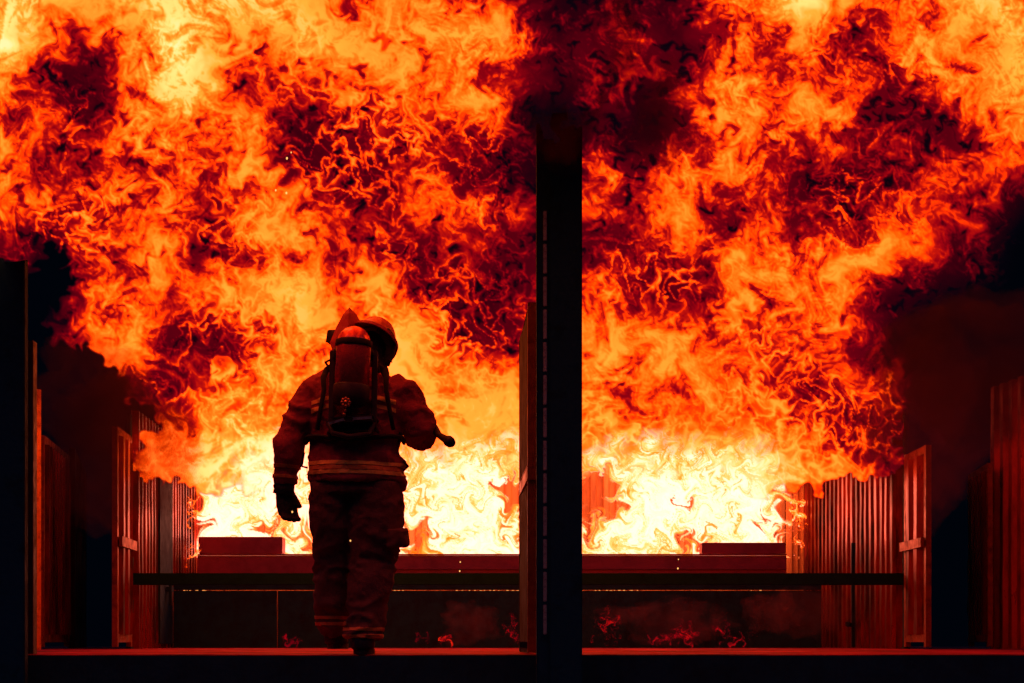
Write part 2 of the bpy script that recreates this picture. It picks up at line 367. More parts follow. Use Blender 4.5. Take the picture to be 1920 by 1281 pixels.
# hollow hem: flat cut
r_ = bmesh.ops.bisect_plane(coat_bm, geom=coat_bm.verts[:]+coat_bm.edges[:]+coat_bm.faces[:], plane_co=F(664, 908), plane_no=Vector((.06, 0, -1)), clear_outer=False)
coat = obj('coat', coat_bm, M['coat'], person, smooth=True)
def stripe(name, co, no, wd, material, xr=None, yr=None, parent=None, lift=.005, src=None):
    b = (src or tmpl).copy(); no = Vector(no).normalized()
    for s_ in (1, -1):
        bmesh.ops.bisect_plane(b, geom=b.verts[:]+b.edges[:]+b.faces[:], plane_co=Vector(co)+no*s_*wd/2, plane_no=no*s_, clear_outer=True)
    for lim, ax in ((xr, Vector((1, 0, 0))), (yr, Vector((0, 1, 0)))):
        if lim:
            bmesh.ops.bisect_plane(b, geom=b.verts[:]+b.edges[:]+b.faces[:], plane_co=ax*lim[1], plane_no=ax, clear_outer=True)
            bmesh.ops.bisect_plane(b, geom=b.verts[:]+b.edges[:]+b.faces[:], plane_co=ax*lim[0], plane_no=-ax, clear_outer=True)
    b.normal_update()
    mv = [(v, v.co+v.normal*lift) for v in b.verts]
    for v, c in mv: v.co = c
    g = bmesh.ops.solidify(b, geom=b.faces[:], thickness=.002)
    if not b.verts: b.free(); return None
    return obj(name, b, material, parent or coat)
tx = (X(579, D0), X(765, D0))
for py in (873, 890): stripe('reflective_stripe', F(664, py), (.02, 0, 1), .020, M['stripe'], xr=(X(577, D0), X(775, D0)))
stripe('reflective_stripe', F(664, 881.5), (.02, 0, 1), .022, M['stripe2'], xr=(X(577, D0), X(775, D0)), lift=.003)
for py in (874, 893): stripe('reflective_stripe', F(533, py), (.06, 0, 1), .018, M['stripe2'], xr=(X(495, D0), X(560, D0)))
for x0_, x1_, tl in ((588, 624, -.25), (708, 744, .22)):
    for py in (756, 771): stripe('reflective_stripe', F((x0_+x1_)/2, py), (tl, 0, 1), .022, M['stripe'], xr=(X(x0_, D0), X(x1_, D0)), yr=(-.6, D0+CY))
# trousers
bm = bmesh.new()
tube(bm, [F(664, 890), F(666, 925)], [.235, .24], 28, ry=[.15, .155], up=Vector((0, 1, 0)))
tube(bm, [F(622, 905), F(619, 940, .01), F(618, 985, .04), F(621, 1040, .11), F(620, 1080, .13), F(618, 1130, .15), F(620, 1180, .23)], [.121, .118, .114, .104, .105, .103, .088], 24, ry=[.125, .125, .12, .11, .11, .11, .1])
tube(bm, [F(706, 905), F(706, 950), F(705, 1000), F(697, 1045, .03), F(695, 1090, .01), F(688, 1145, 0), F(680, 1198, -.02)], [.138, .152, .15, .13, .125, .108, .10], 24, ry=[.14, .14, .135, .12, .12, .115, .105])
ball(bm, F(741, 1008), .055, .8, 1.3, 1.25); ball(bm, F(595, 975, .04), .06, .7, 1.2, 1.3)
def tf(c):
    z = c.z; kz = math.exp(-((z-Z(1050, D0))/.16)**2)+.8*math.exp(-((z-Z(1165, D0))/.12)**2)
    return fold(.008+.010*kz, 6, 11, 5.)(c)+fold(.003, 22, 24, 1.)(c)
tb = remesh(bm, .0095, 2, tf)
tsrc = tb.copy()
tro = obj('trousers', tb, M['trous'], person, smooth=True)
for py, xr in ((1157, (570, 652)), (1169, (570, 652)), (1180, (641, 720)), (1193, (641, 720))):
    stripe('reflective_stripe', F(600, py), (0, 0, 1), .018, M['stripe2'], xr=(X(xr[0], D0), X(xr[1], D0)), parent=tro, src=tsrc)
bm = bmesh.new(); tube(bm, [F(742, 992, -.03), F(743, 1026, -.02)], [.07, .075], 16, ry=[.11, .115], up=Vector((0, 1, 0)))
for v in bm.verts: v.co += v.co.normalized()*0
bpk = remesh(bm, .01, 3, fold(.008, 12, 20, 3.)); obj('cargo_pocket', bpk, M['trous'], tro, smooth=True)
# boots
for cx, cy, dy, zs in ((622, 1190, .25, .03), (681, 1205, -.03, .002)):
    bm = bmesh.new(); top = F(cx, cy-22, dy); b0 = Vector((top.x, top.y, zs))
    tube(bm, [top, b0+Vector((0, 0, .12)), b0+Vector((0, -.01, .06)), b0+Vector((0, -.01, .028))], [.07, .068, .066, .064], 18, ry=[.075, .075, .085, .08], up=Vector((0, 1, 0)))
    tube(bm, [b0+Vector((0, -.05, .05)), b0+Vector((0, .06, .065)), b0+Vector((0, .15, .055)), b0+Vector((0, .21, .045))], [.055, .06, .058, .03], 16, ry=[.045, .05, .04, .025], up=Vector((0, 0, 1)))
    bt = obj('boot', remesh(bm, .009, 2), M['rubber'], person, smooth=True)
    s_ = bmesh.new(); n = 24; vs = []
    for zz in (zs+.0, zs+.03):
        vs.append([s_.verts.new((b0.x+math.sin(t)*(.058-.008*math.cos(t)), b0.y+.075+-math.cos(t)*.155, zz)) for t in [2*math.pi*i/n for i in range(n)]])
    for i in range(n): s_.faces.new((vs[0][i], vs[0][(i+1) % n], vs[1][(i+1) % n], vs[1][i]))
    s_.faces.new(vs[0][::-1]); s_.faces.new(vs[1]); obj('sole', s_, M['rubber'], bt)
# gloves
def hand(wr, dirv, side, curl, thumb, sc=1.15):
    "palm, five separate bent fingers; dirv along the hand, side across it toward the thumb"
    bm = bmesh.new(); d = Vector(dirv).normalized(); s = (Vector(side)-d*Vector(side).dot(d)).normalized(); nrm = d.cross(s).normalized()
    tube(bm, [wr-d*.05, wr, wr+d*.05*sc, wr+d*.095*sc], [.040*sc, .036*sc, .046*sc, .044*sc], 18, ry=[.040*sc, .03*sc, .024*sc, .02*sc], up=nrm)
    for k, (off, ln) in enumerate(((.029, .060), (.010, .066), (-.010, .062), (-.028, .052))):
        p = wr+d*.088*sc+s*off*sc; pts = [p-d*.02]; a = 0; q = p
        for j, f in enumerate((.42, .32, .26)):
            a += curl*(.7+.15*k+.3*j); q = q+(d*math.cos(a)+nrm*math.sin(a))*ln*f*sc; pts.append(q)
        tube(bm, pts, [.0128*sc, .0128*sc, .012*sc, .010*sc], 10, up=s)
    t0 = wr+d*.025*sc+s*.036*sc; td = (d*.9+s*.22+nrm*thumb).normalized()
    tube(bm, [t0-td*.02, t0+td*.03*sc, t0+(td+nrm*.3+d*.2).normalized()*.062*sc], [.017*sc, .015*sc, .011*sc], 10, up=nrm)
    return remesh(bm, .0055, 2, fold(.002, 40, 40, 4.))
gl = obj('glove', hand(F(530, 921, .05), (.20, .03, -1), (1, .55, .2), .46, .3, 1.3), M['glove'], person, smooth=True)
c = bmesh.new(); tube(c, [F(531, 896, .05), F(531, 914, .05), F(529, 926, .05)], [.062, .056, .060], 20); obj('cuff', c, M['glove'], gl, smooth=True)
gr = obj('glove', hand(F(783, 806, .36), (-.1, .9, .15), (-.9, -.1, .3), .9, .5, 1.15), M['glove'], person, smooth=True)
c = bmesh.new(); tube(c, [F(784, 807, .28), F(783, 806, .34), F(783, 806, .38)], [.062, .058, .05], 20); obj('cuff', c, M['glove'], gr, smooth=True)
# hood and collar
bm = bmesh.new(); ball(bm, F(690, 655, .13), .115, .88, .95, 1.05); tube(bm, [F(680, 700, .07), F(684, 682, .1), F(688, 665, .13)], [.15, .125, .1], 20, ry=[.12, .11, .1])
obj('hood', remesh(bm, .01, 3, fold(.006, 14, 18, 8.)), M['web'], person, smooth=True)
# helmet
hc = F(699, 629, .13); upv = Vector((.34, .42, .84)).normalized(); bk = Vector((0, -1, 0)); bk = (bk-upv*bk.dot(upv)).normalized(); lf = upv.cross(bk)
hm = bmesh.new(); n = 40; rows = 14; prev = None
for i in range(rows+1):
    a = math.pi/2*i/rows; rr = math.cos(a)**.9 if i < rows else 0; hh = math.sin(a)
    if i == rows: top = hm.verts.new(hc+upv*.12); [hm.faces.new((prev[k], prev[(k+1) % n], top)) for k in range(n)]; break
    cur = []
    for k in range(n):
        t = 2*math.pi*k/n; rib = 1+.03*abs(math.cos(t*4))**8
        cur.append(hm.verts.new(hc+(bk*math.cos(t)*.135+lf*math.sin(t)*.115)*rr*rib+upv*hh*.12))
    if prev: [hm.faces.new((prev[k], prev[(k+1) % n], cur[(k+1) % n], cur[k])) for k in range(n)]
    prev = cur
helm = obj('helmet', hm, M['helmet'], person, smooth=True)
bb = bmesh.new(); L4 = [[], [], [], []]; n = 48
for k in range(n):
    t = 2*math.pi*k/n
    dv = bk*math.cos(t)*.133+lf*math.sin(t)*.113; u_ = dv.normalized(); ext = .03+.03*max(0, math.cos(t))
    for q, l_ in ((dv*.97+upv*.012, 0), (dv+u_*ext-upv*.018, 1), (dv*.97, 2), (dv+u_*ext-upv*.034, 3)): L4[l_].append(bb.verts.new(hc+q))
inn, out, inn2, out2 = L4
for k in range(n):
    j = (k+1) % n
    bb.faces.new((inn[k], inn[j], out[j], out[k])); bb.faces.new((inn2[k], out2[k], out2[j], inn2[j])); bb.faces.new((out[k], out[j], out2[j], out2[k])); bb.faces.new((inn[k], inn2[k], inn2[j], inn[j]))
obj('brim', bb, M['brim'], helm)
# raised rear flap: a ridged leather leaf standing up behind the shell
kt = bmesh.new()
out_ = [(655, 576, .0), (668, 588, .03), (675, 602, .05), (674, 616, .05), (668, 640, .0), (650, 662, -.05), (622, 656, .02), (617, 640, .04), (629, 611, .04), (642, 589, .02)]
mid_ = [(655, 590, -.045), (655, 615, -.07), (648, 640, -.07)]
def kv(q, o): return kt.verts.new(F(q[0], q[1], q[2]+o))
for o in (0, .012):
    O = [kv(q, o) for q in out_]; Mi = [kv(q, o) for q in mid_]
    fs = [(O[0], O[1], Mi[0]), (O[1], O[2], Mi[1], Mi[0]), (O[2], O[3], Mi[1]), (O[3], O[4], Mi[2], Mi[1]), (O[4], O[5], Mi[2]), (O[5], O[6], Mi[2]), (O[6], O[7], Mi[2]), (O[7], O[8], Mi[1], Mi[2]), (O[8], O[9], Mi[0], Mi[1]), (O[9], O[0], Mi[0])]
    for q in fs: kt.faces.new(q)
    if o == 0: O0 = O
for k in range(10): kt.faces.new((O0[k], O0[(k+1) % 10], O[(k+1) % 10], O[k]))
obj('rear_flap', kt, M['brim'], helm)
# neck curtain and face-piece parts showing either side
bm = bmesh.new(); ball(bm, F(624, 626, .12), .05, .75, .9, .9); tube(bm, [F(618, 612, .12), F(616, 636, .12)], [.026, .03], 12); tube(bm, [F(628, 640, .12), F(634, 658, .12)], [.03, .022], 12); tube(bm, [F(613, 638, .1), F(626, 641, .1)], [.008, .01], 8)
obj('face_piece', remesh(bm, .007, 2), M['web'], helm, smooth=True)
bm = bmesh.new(); tube(bm, [F(712, 608, .06), F(726, 628, .05), F(732, 645, .05), F(728, 668, .06), F(722, 682, .06)], [.028, .034, .028, .024, .02], 14); ball(bm, F(731, 634, .05), .022); ball(bm, F(730, 668, .05), .02)
tube(bm, [F(725, 672, .03), F(735, 678, .03)], [.006, .005], 8)
obj('chin_strap', remesh(bm, .006, 1, fold(.003, 30, 30, 2.)), M['web'], helm, smooth=True)
# breathing apparatus
pk = empty('air_pack', F(664, 800, -.2), 'scuffed air cylinder in a black harness on the firefighter back', 'air pack', None)
yb = -.27
bm = bmesh.new(); pts = []; rs = []
ax0, ax1 = F(673, 627, yb+.02), F(666, 766, yb)
for t, r in ((0, .010), (.02, .036), (.05, .056), (.09, .071), (.14, .083), (.2, .090), (.27, .0925), (.80, .0925)): pts.append(ax0.lerp(ax1, t)); rs.append(r)
tube(bm, pts, rs, 36); obj('cylinder', bm, M['cyl'], pk, smooth=True)
bm = bmesh.new(); tube(bm, [ax0.lerp(ax1, t) for t in (.78, .80, .95, 1.03, 1.06)], [.093, .098, .098, .085, .05], 28); obj('cylinder_boot', bm, M['cylb'], pk, smooth=True)
bm = bmesh.new(); tube(bm, [ax0.lerp(ax1, t) for t in (.19, .20, .27, .28)], [.091, .099, .100, .092], 28); tube(bm, [F(640, 668, yb+.05), F(632, 690, yb+.1), F(628, 712, yb+.12)], [.02, .018, .016], 10); tube(bm, [F(695, 664, yb+.05), F(706, 684, yb+.1), F(712, 708, yb+.12)], [.02, .018, .016], 10)
obj('band', bm, M['web'], pk, smooth=True)
vl = bmesh.new(); tube(vl, [F(662, 768, yb-.02), F(662, 788, yb-.03)], [.022, .02], 14); tube(vl, [F(658, 788, yb-.03), F(652, 800, yb-.02), F(640, 806, yb)], [.012, .011, .01], 10)
valve = obj('valve', vl, M['cylb'], pk, smooth=True)
kb = bmesh.new(); c0 = F(660, 771, yb-.09)
for i in range(8):
    a = i*math.pi/4; ball(kb, c0+Vector((math.cos(a)*.020, 0, math.sin(a)*.020)), .0095, n=8)
ball(kb, c0, .014, n=10); tube(kb, [c0, c0+Vector((0, .07, 0))], [.009, .009], 10); obj('knob', kb, M['brass'], valve, smooth=True)
kb = bmesh.new(); ball(kb, F(659, 785, yb-.06), .009, n=8); ball(kb, F(656, 792, yb-.06), .011, n=8); obj('gauge', kb, M['brass'], valve, smooth=True)
bm = bmesh.new()
for x_ in (630, 708): bar(bm, F(x_, 668, yb+.10), F(x_-2, 812, yb+.07), .05, .03, up=Vector((0, 1, 0)), bev=.006)
bar(bm, F(625, 812, yb+.05), F(712, 808, yb+.05), .05, .07, bev=.01)
tube(bm, [F(626, 806, yb), F(634, 824, yb-.03), F(664, 831, yb-.04), F(700, 826, yb-.03), F(709, 806, yb)], [.014]*5, 10)
bar(bm, F(631, 800, yb+.02), F(705, 797, yb+.02), .03, .1, bev=.006)
obj('backplate', bm, M['cylb'], pk)
bm = bmesh.new()
for a_, b_ in (((628, 808), (655, 800)), ((672, 799), (705, 797))): bar(bm, F(*a_, yb-.05), F(*b_, yb-.05), .012, .008)
obj('buckle', bm, M['tape'], pk)
for sg, pl in ((0, [(632, 690), (616, 698), (611, 714), (613, 740), (606, 780), (600, 812)]), (1, [(706, 690), (720, 698), (727, 714), (728, 740), (735, 780), (741, 812)])):
    bm = bmesh.new(); ys = [yb+.15, -.09, -.13, -.158, -.155, -.14]
    tube(bm, [F(q[0], q[1], ys[i]) for i, q in enumerate(pl)], [.018, .018, .016, .013, .012, .012], 10, ry=[.008]*6)
    obj('shoulder_strap', bm, M['web'], pk, smooth=True)
bm = bmesh.new(); ring_ = []
for k in range(37):
    t = math.pi*(k/36)+math.pi
    ring_.append(Vector((F(666, 0).x+math.cos(t)*.262, D0+CY+math.sin(t)*.175-.0, Z(826, D0)-.012*math.sin(3*t))))
tube(bm, ring_, [.012]*37, 10, ry=[.030]*37, up=None); obj('waist_belt', bm, M['web'], pk, smooth=True)
for pl in ([(617, 690), (612, 682), (620, 678)], [(750, 813), (756, 822), (747, 831)], [(757, 866), (766, 876), (757, 885)], [(572, 850), (567, 876), (579, 879)]):
    bm = bmesh.new(); tube(bm, [F(*q, -.05) for q in pl], [.007, .009, .006], 8); obj('clip', bm, M['web'], pk)
# hose tail
bm = bmesh.new(); tube(bm, [F(775, 790, .42), F(800, 788, .25), F(812, 800, .08), F(824, 818, -.04), F(836, 828, -.12), F(846, 836, -.18)], [.026, .028, .026, .017, .021, .03], 18)
tube(bm, [F(843, 833.5, -.165), F(849, 838.5, -.20)], [.031, .024], 18)
noz = obj('hose_nozzle', bm, M['rubber'], smooth=True)
tag(noz, 'black hose nozzle tucked under the firefighter right forearm', 'hose nozzle')
# ---------------------------------------------------------------- flame pattern: noise folded by swirling flow
X0,X1,Y0,Y1=-260.,2180.,-300.,1080.
ST=1.9
def fft_noise(h,w,lmin,lmax,seed,slope=1.0,ax=1.0,ay=1.0):
    r=np.random.RandomState(seed).standard_normal((h,w)).astype(np.float32)
    F=np.fft.rfft2(r)
    fy=np.fft.fftfreq(h)[:,None]*ay; fx=np.fft.rfftfreq(w)[None,:]*ax
    f=np.sqrt(fx*fx+fy*fy)+1e-9
    a=f**(-slope-1.0)*np.exp(-(f*lmin)**2*0.5)*(1-np.exp(-(f*lmax)**2*0.5))
    a[0,0]=0
    n=np.fft.irfft2(F*a,s=(h,w)).astype(np.float32)
    return n/n.std()
def ring(h,w,L,seed):
    r=np.random.RandomState(seed).standard_normal((h,w)).astype(np.float32)
    f=np.sqrt(np.fft.fftfreq(h)[:,None]**2+np.fft.rfftfreq(w)[None,:]**2)*L
    n=np.fft.irfft2(np.fft.rfft2(r)*np.exp(-((f-1)/.42)**2),s=(h,w)).astype(np.float32)
    return n/n.std()
def samp(A,x,y):
    h,w=A.shape[:2]
    xf=np.floor(x); yf=np.floor(y); fx=(x-xf).astype(np.float32); fy=(y-yf).astype(np.float32)
    xi=xf.astype(np.int64)%w; yi=yf.astype(np.int64)%h; xj=(xi+1)%w; yj=(yi+1)%h
    if A.ndim==3: fx=fx[...,None]; fy=fy[...,None]
    return (A[yi,xi]*(1-fx)+A[yi,xj]*fx)*(1-fy)+(A[yj,xi]*(1-fx)+A[yj,xj]*fx)*fy
def curlv(h,w,lam,seed):
    p=fft_noise(h,w,lam*0.45,lam*1.2,seed,0.5)
    vx=np.roll(p,-1,0)-np.roll(p,1,0); vy=-(np.roll(p,-1,1)-np.roll(p,1,1))
    v=np.stack([vx,vy],-1); return v/np.sqrt((v**2).sum(-1).mean())
def warp(h,w,seed,plan):
    yy,xx=np.mgrid[0:h,0:w].astype(np.float32)
    x=xx.copy(); y=yy.copy()
    k=0
    for lam,dist,n in plan:
        v=curlv(h,w,lam,seed+k); k+=1
        for i in range(n):
            d=samp(v,x,y)*(dist/n); x=x-d[...,0]; y=y-d[...,1]
    return x,y
def rim(s,w1,w2):
    return np.where(s>0,np.exp(-s/w2),np.exp(s/w1))
def cubic_up(G,gx,gy):
    # G sampled at integer nodes; smooth (quintic-eased) interpolation
    h,w=G.shape
    gx=np.clip(gx,0,w-1.001); gy=np.clip(gy,0,h-1.001)
    xi=gx.astype(int); yi=gy.astype(int); fx=gx-xi; fy=gy-yi
    def cr(a,b,c,d,t): return b+0.5*t*(c-a+t*(2*a-5*b+4*c-d+t*(3*(b-c)+d-a)))
    rows=[]
    for j in (-1,0,1,2):
        yj=np.clip(yi+j,0,h-1)
        rows.append(cr(*[G[yj,np.clip(xi+i,0,w-1)] for i in (-1,0,1,2)],fx))
    return cr(*rows,fy)
LUT=np.array([[0,0,1,3],[.06,10,3,12],[.14,46,0,12],[.25,102,0,16],[.36,160,4,16],[.46,200,22,10],[.56,240,66,2],[.65,255,104,8],[.74,255,138,30],[.84,255,180,58],[.93,255,226,128],[1,255,248,214],[1.2,255,255,250]],float)
def lin(c):
    c=c/255.; return np.where(c<=.04045,c/12.92,((c+.055)/1.055)**2.4)
def colour(T):
    T=np.clip(T,0,1.2)
    return np.stack([np.interp(T,LUT[:,0],lin(LUT[:,i])) for i in (1,2,3)],-1)
ROWS="""80 75 55 75 78 75 78 70 60 60 60 60 40 20 24 30 30 72 75 78 60 60 72 74 74
82 62 38 62 82 70 62 72 68 62 66 68 62 30 36 38 35 62 62 55 42 58 68 62 72
74 48 28 62 78 74 48 50 58 62 60 68 66 30 40 28 42 68 66 60 55 42 62 68 70
60 45 35 66 72 62 62 30 42 55 50 45 45 14 40 18 40 62 62 66 50 36 38 54 68
64 38 55 64 66 50 66 35 42 35 58 38 25 15 55 40 52 60 58 38 32 34 42 44 48
52 52 52 58 55 45 64 60 45 42 55 52 40 42 45 50 60 48 52 38 40 44 36 32 26
38 20 50 50 60 45 62 64 48 52 36 38 35 36 38 45 42 50 60 62 62 50 30 30 14
2 8 58 60 50 62 66 72 60 70 45 30 32 45 58 50 40 58 62 58 56 30 20 24 4
0 20 50 64 40 35 50 72 66 72 66 45 42 55 66 66 62 62 60 60 46 30 14 10 0
0 0 20 45 42 62 72 72 72 72 70 66 64 66 68 66 66 66 60 42 45 50 8 0 0
0 0 5 36 62 74 78 76 74 74 74 70 70 69 68 62 62 66 66 55 42 32 10 0 0
0 0 10 62 72 80 84 86 84 84 80 80 78 80 80 84 88 84 80 72 60 45 15 0 0
0 0 0 40 60 75 84 86 84 84 80 80 78 80 80 84 88 84 78 60 45 30 10 0 0"""
B=np.array([[float(v) for v in r.split()] for r in ROWS.split("\n")])/100.
# fire silhouette, lower edge (px) left to right, closed over the top
SIL=[(-300,470),(-10,480),(10,506),(28,488),(44,514),(60,500),(75,482),(95,455),(128,470),(112,508),(150,525),(105,560),(82,600),(108,650),(180,655),(228,705),(226,742),(268,768),(305,782),(262,822),(246,860),(246,897),(330,899),(352,912),(380,925),(1478,925),(1545,912),(1565,896),(1602,890),(1692,900),(1698,866),(1694,800),(1702,745),(1720,712),(1700,690),(1690,640),(1740,600),(1800,560),(1855,545),(1885,455),(1930,380),(2240,330),(2240,-500),(-300,-500)]
def inside(poly,X,Y):
    r=np.zeros(X.shape,bool); n=len(poly)
    for i in range(n):
        x1,y1=poly[i]; x2,y2=poly[(i+1)%n]
        if y1==y2: continue
        c=((Y>=min(y1,y2))&(Y<max(y1,y2)))
        xi=x1+(Y-y1)*(x2-x1)/(y2-y1)
        r^=c&(X<xi)
    return r
def blur(A,s):
    h,w=A.shape; P=int(s*3)+2
    Ap=np.pad(A,P,mode='edge'); F=np.fft.rfft2(Ap)
    f=np.fft.fftfreq(Ap.shape[0])[:,None]**2+np.fft.rfftfreq(Ap.shape[1])[None]**2
    return np.fft.irfft2(F*np.exp(-2*np.pi**2*s*s*f),s=Ap.shape)[P:-P,P:-P].astype(np.float32)
def blobs(X,Y,L):
    r=np.zeros(X.shape,np.float32)
    for x,y,rx,ry,a in L: r=np.maximum(r,a*np.exp(-((X-x)/rx)**2-((Y-y)/ry)**2))
    return r
def upper():
    xs=np.arange(X0,X1,ST,dtype=np.float32); ys=np.arange(Y0,Y1,ST,dtype=np.float32)
    PX,PY=np.meshgrid(xs,ys); h,w=PX.shape
    yy,xx=np.mgrid[0:h,0:w].astype(np.float32)
    W=[warp(h,w,11,[(160,12,5),(60,5.5,5),(24,2.4,4)]),warp(h,w,71,[(90,7,5),(34,3.6,5),(14,1.6,3)]),warp(h,w,131,[(44,4.6,5),(18,2.2,4)])]
    (xa,ya),(xb,yb),(xc,yc)=W
    lx=xx+(xa-xx)*.5+(xc-xx)*.9; ly=yy+(ya-yy)*.5+(yc-yy)*.9
    wx=X0+lx*ST; wy=Y0+ly*ST
    base=cubic_up(B,wx/80.,wy/80.)
    sx=X0+ST*(xx+(xa-xx)*.2+(xc-xx)*1.1); sy=Y0+ST*(yy+(ya-yy)*.2+(yc-yy)*1.1)
    web=blobs(wx,wy,WEB)
    web=np.clip(web*1.3+fft_noise(h,w,24,140,5,1.2)*.2-.1,0,1)
    band=1/(1+np.exp(-(PY-690)/50.))
    rims=[]
    for k,sc in ((0,.8),(1,.5),(2,.3)):
        x,y=W[k]; acc=np.zeros((h,w),np.float32)
        for j,(lm,w1,w2,a) in enumerate([(58,.05,.34,1.),(40,.06,.3,.9),(27,.08,.26,.8)]):
            lm=lm*sc
            s=samp(fft_noise(h,w,lm*.55,lm*1.3,200+j+k*10,1.6),x,y)
            mk=np.clip(samp(fft_noise(h,w,lm,lm*4,900+j+k*7,1.3),x,y)*.6+.4,0,1)
            acc+=a*rim(np.abs(s)-.05,w1/(.6+.4*sc),w2)*(.1+.9*mk)
        rims.append(acc/1.4)
    med=fft_noise(h,w,22,90,61,1.4); med=samp(med,*W[0])               # billows
    c1=samp(fft_noise(h,w,5,60,33,.8),*W[0]); c2=samp(fft_noise(h,w,2.2,18,34,.5),*W[2])
    c3=samp(fft_noise(h,w,3,56,35,.8,ax=3.4,ay=.9),*W[1])
    c4=samp(fft_noise(h,w,2,40,36,.6,ax=.8,ay=2.6),*W[0])               # rising streaks
    cl=(c1*.7+c2*.55+c4*.35)*(1-band*.65)+c3*band*.65
    r=rims[0]*.3+rims[1]*.35+rims[2]*.4
    loops=np.zeros((h,w),np.float32)
    for j,lm in enumerate((72,54,42,32,25)):
        x=xx+(xc-xx)*.45+(xa-xx)*.35; y=yy+(yc-yy)*.45+(ya-yy)*.35
        s=samp(ring(h,w,lm,400+j),x,y); mk=np.clip(samp(fft_noise(h,w,lm,lm*3,450+j,1.5),x,y)*.6+.6,0,1.)
        loops=np.maximum(loops,mk*(.54*rim(s,6./lm,11./lm)+.31*rim(s,6./lm,.9)))
    lines=np.maximum(rims[0]*.5,np.maximum(rims[1]*.55,loops))
    big=.56+(base-.56)*1.28
    fl=.5+.5*np.clip(blur(med,3),-1.5,1.5)/1.5                            # 1 in smooth bright bodies, 0 in torn places
    T=big+(1-web)*(med*.085+cl*.074*(1.35-.75*fl)+(r-.36)*.28*(1.45-.9*fl))+web*(-.25+cl*.028+np.clip(lines-.08,0,1.3)*.80)+(1-web)*band*(loops-.25)*.16+.035
    T=np.where(T>.76,np.maximum(np.minimum(T,base+.13),.76+(T-.76)*.35),T)
    pit=samp(fft_noise(h,w,6,30,55,.9),xc,yc)
    reg=np.clip(fft_noise(h,w,40,160,57,1.2)*.8+.4,0,1)
    T-=np.clip(blur(pit,1.)-.7,0,1.2)*.22*(1-band*.7)*(.12+.88*reg)*(1-web*.3)*np.clip((.84-base)/.2,.15,1)
    ins=inside(SIL,sx,sy).astype(np.float32)
    soft=blur(ins,1.0); vs=blur(ins,18)
    smoky=1/(1+np.exp(-(PX-1600)/40.))*(1/(1+np.exp((PY-690)/15.)))
    m=soft*(1-smoky)+vs*smoky
    T=np.where(T<.66,.52+(T-.52)*1.2,T+.008)
    floor=np.clip(base*.52-np.clip(pit-.7,0,1)*.2,.05,.30)+r*.06
    T=blur(np.maximum(np.clip(T,0,1.05),floor),.45)*m
    return PX,PY,T,m,W
WEB=[(430,650,120,110,1),(640,320,120,90,1),(900,330,110,130,1),(880,570,130,110,1),(1250,520,120,80,1),(1570,790,170,80,1),(1150,810,170,50,.7),(130,440,130,70,.9),(1640,370,150,110,.7),(410,420,100,90,1),(130,230,80,110,.7),(1270,330,70,60,.7),(1700,110,80,70,.6),(560,160,80,50,.7),(1560,80,60,60,.6),(760,480,70,60,.8),(300,720,90,40,.9),(700,250,160,60,.6),(1420,620,60,50,.5)]

# ---------------------------------------------------------------- fire: billowing luminous sheets
def fire_mat(name):
    m = bpy.data.materials.new(name); m.use_nodes = True; t = m.node_tree; t.nodes.clear(); L = t.links.new
    a = t.nodes.new('ShaderNodeAttribute'); a.attribute_name = 'glow_colour'
    al = t.nodes.new('ShaderNodeAttribute'); al.attribute_name = 'cover'
    em = t.nodes.new('ShaderNodeEmission'); tr = t.nodes.new('ShaderNodeBsdfTransparent'); mx = t.nodes.new('ShaderNodeMixShader')
    o = t.nodes.new('ShaderNodeOutputMaterial')
    L(a.outputs['Color'], em.inputs[0]); L(al.outputs['Fac'], mx.inputs[0]); L(tr.outputs[0], mx.inputs[1]); L(em.outputs[0], mx.inputs[2]); L(mx.outputs[0], o.inputs[0])
    m.cycles.emission_sampling = 'NONE'
    return m
FM = fire_mat('flame')
def sheet(name, co, T, A, parent=None):
    "grid of world points (h,w,3) + temperature + cover -> one luminous mesh; empty cells are dropped"
    h, w = T.shape
    idx = np.arange(h*w).reshape(h, w)
    keep = np.maximum.reduce([A[:-1, :-1], A[1:, :-1], A[:-1, 1:], A[1:, 1:]]) > .004
    q = np.stack([idx[:-1, :-1][keep], idx[1:, :-1][keep], idx[1:, 1:][keep], idx[:-1, 1:][keep]], 1)
    used = np.zeros(h*w, bool); used[q.ravel()] = True; remap = np.cumsum(used)-1; q = remap[q]
    v = co.reshape(-1, 3)[used].astype(np.float32); nv = len(v); nf = len(q)
    me = bpy.data.meshes.new(name); me.vertices.add(nv); me.loops.add(nf*4); me.polygons.add(nf)
    org = np.array([(v[:, 0].min()+v[:, 0].max())/2, (v[:, 1].min()+v[:, 1].max())/2, v[:, 2].min()], np.float32)
    me.vertices.foreach_set('co', (v-org).ravel())
    me.loops.foreach_set('vertex_index', q.ravel().astype(np.int32))
    me.polygons.foreach_set('loop_start', np.arange(nf, dtype=np.int32)*4)
    me.update(calc_edges=True)
    c = colour(T).reshape(-1, 3)[used]
    t = T.ravel()[used]
    c[:, 0] *= 1+6.5*np.clip(t-.45, 0, .6); c[:, 1] *= 1+1.2*np.clip(t-.85, 0, .3)     # hotter than the eye's white point
    c4 = np.concatenate([c, np.ones((nv, 1))], 1).astype(np.float32)
    at = me.attributes.new('glow_colour', 'FLOAT_COLOR', 'POINT'); at.data.foreach_set('color', c4.ravel())
    at = me.attributes.new('cover', 'FLOAT', 'POINT'); at.data.foreach_set('value', A.ravel()[used].astype(np.float32))
    me.materials.append(FM); me.polygons.foreach_set('use_smooth', np.ones(nf, bool))
    o = coll(name, me); o.location = [float(x) for x in org]
    return o
def topts(PX, PY, D): return np.stack([(PX-960)*D/FPX, D+CY, CZ+(HY-PY)*D/FPX], -1)
PX, PY, T, m, W = upper()
h, w_ = T.shape
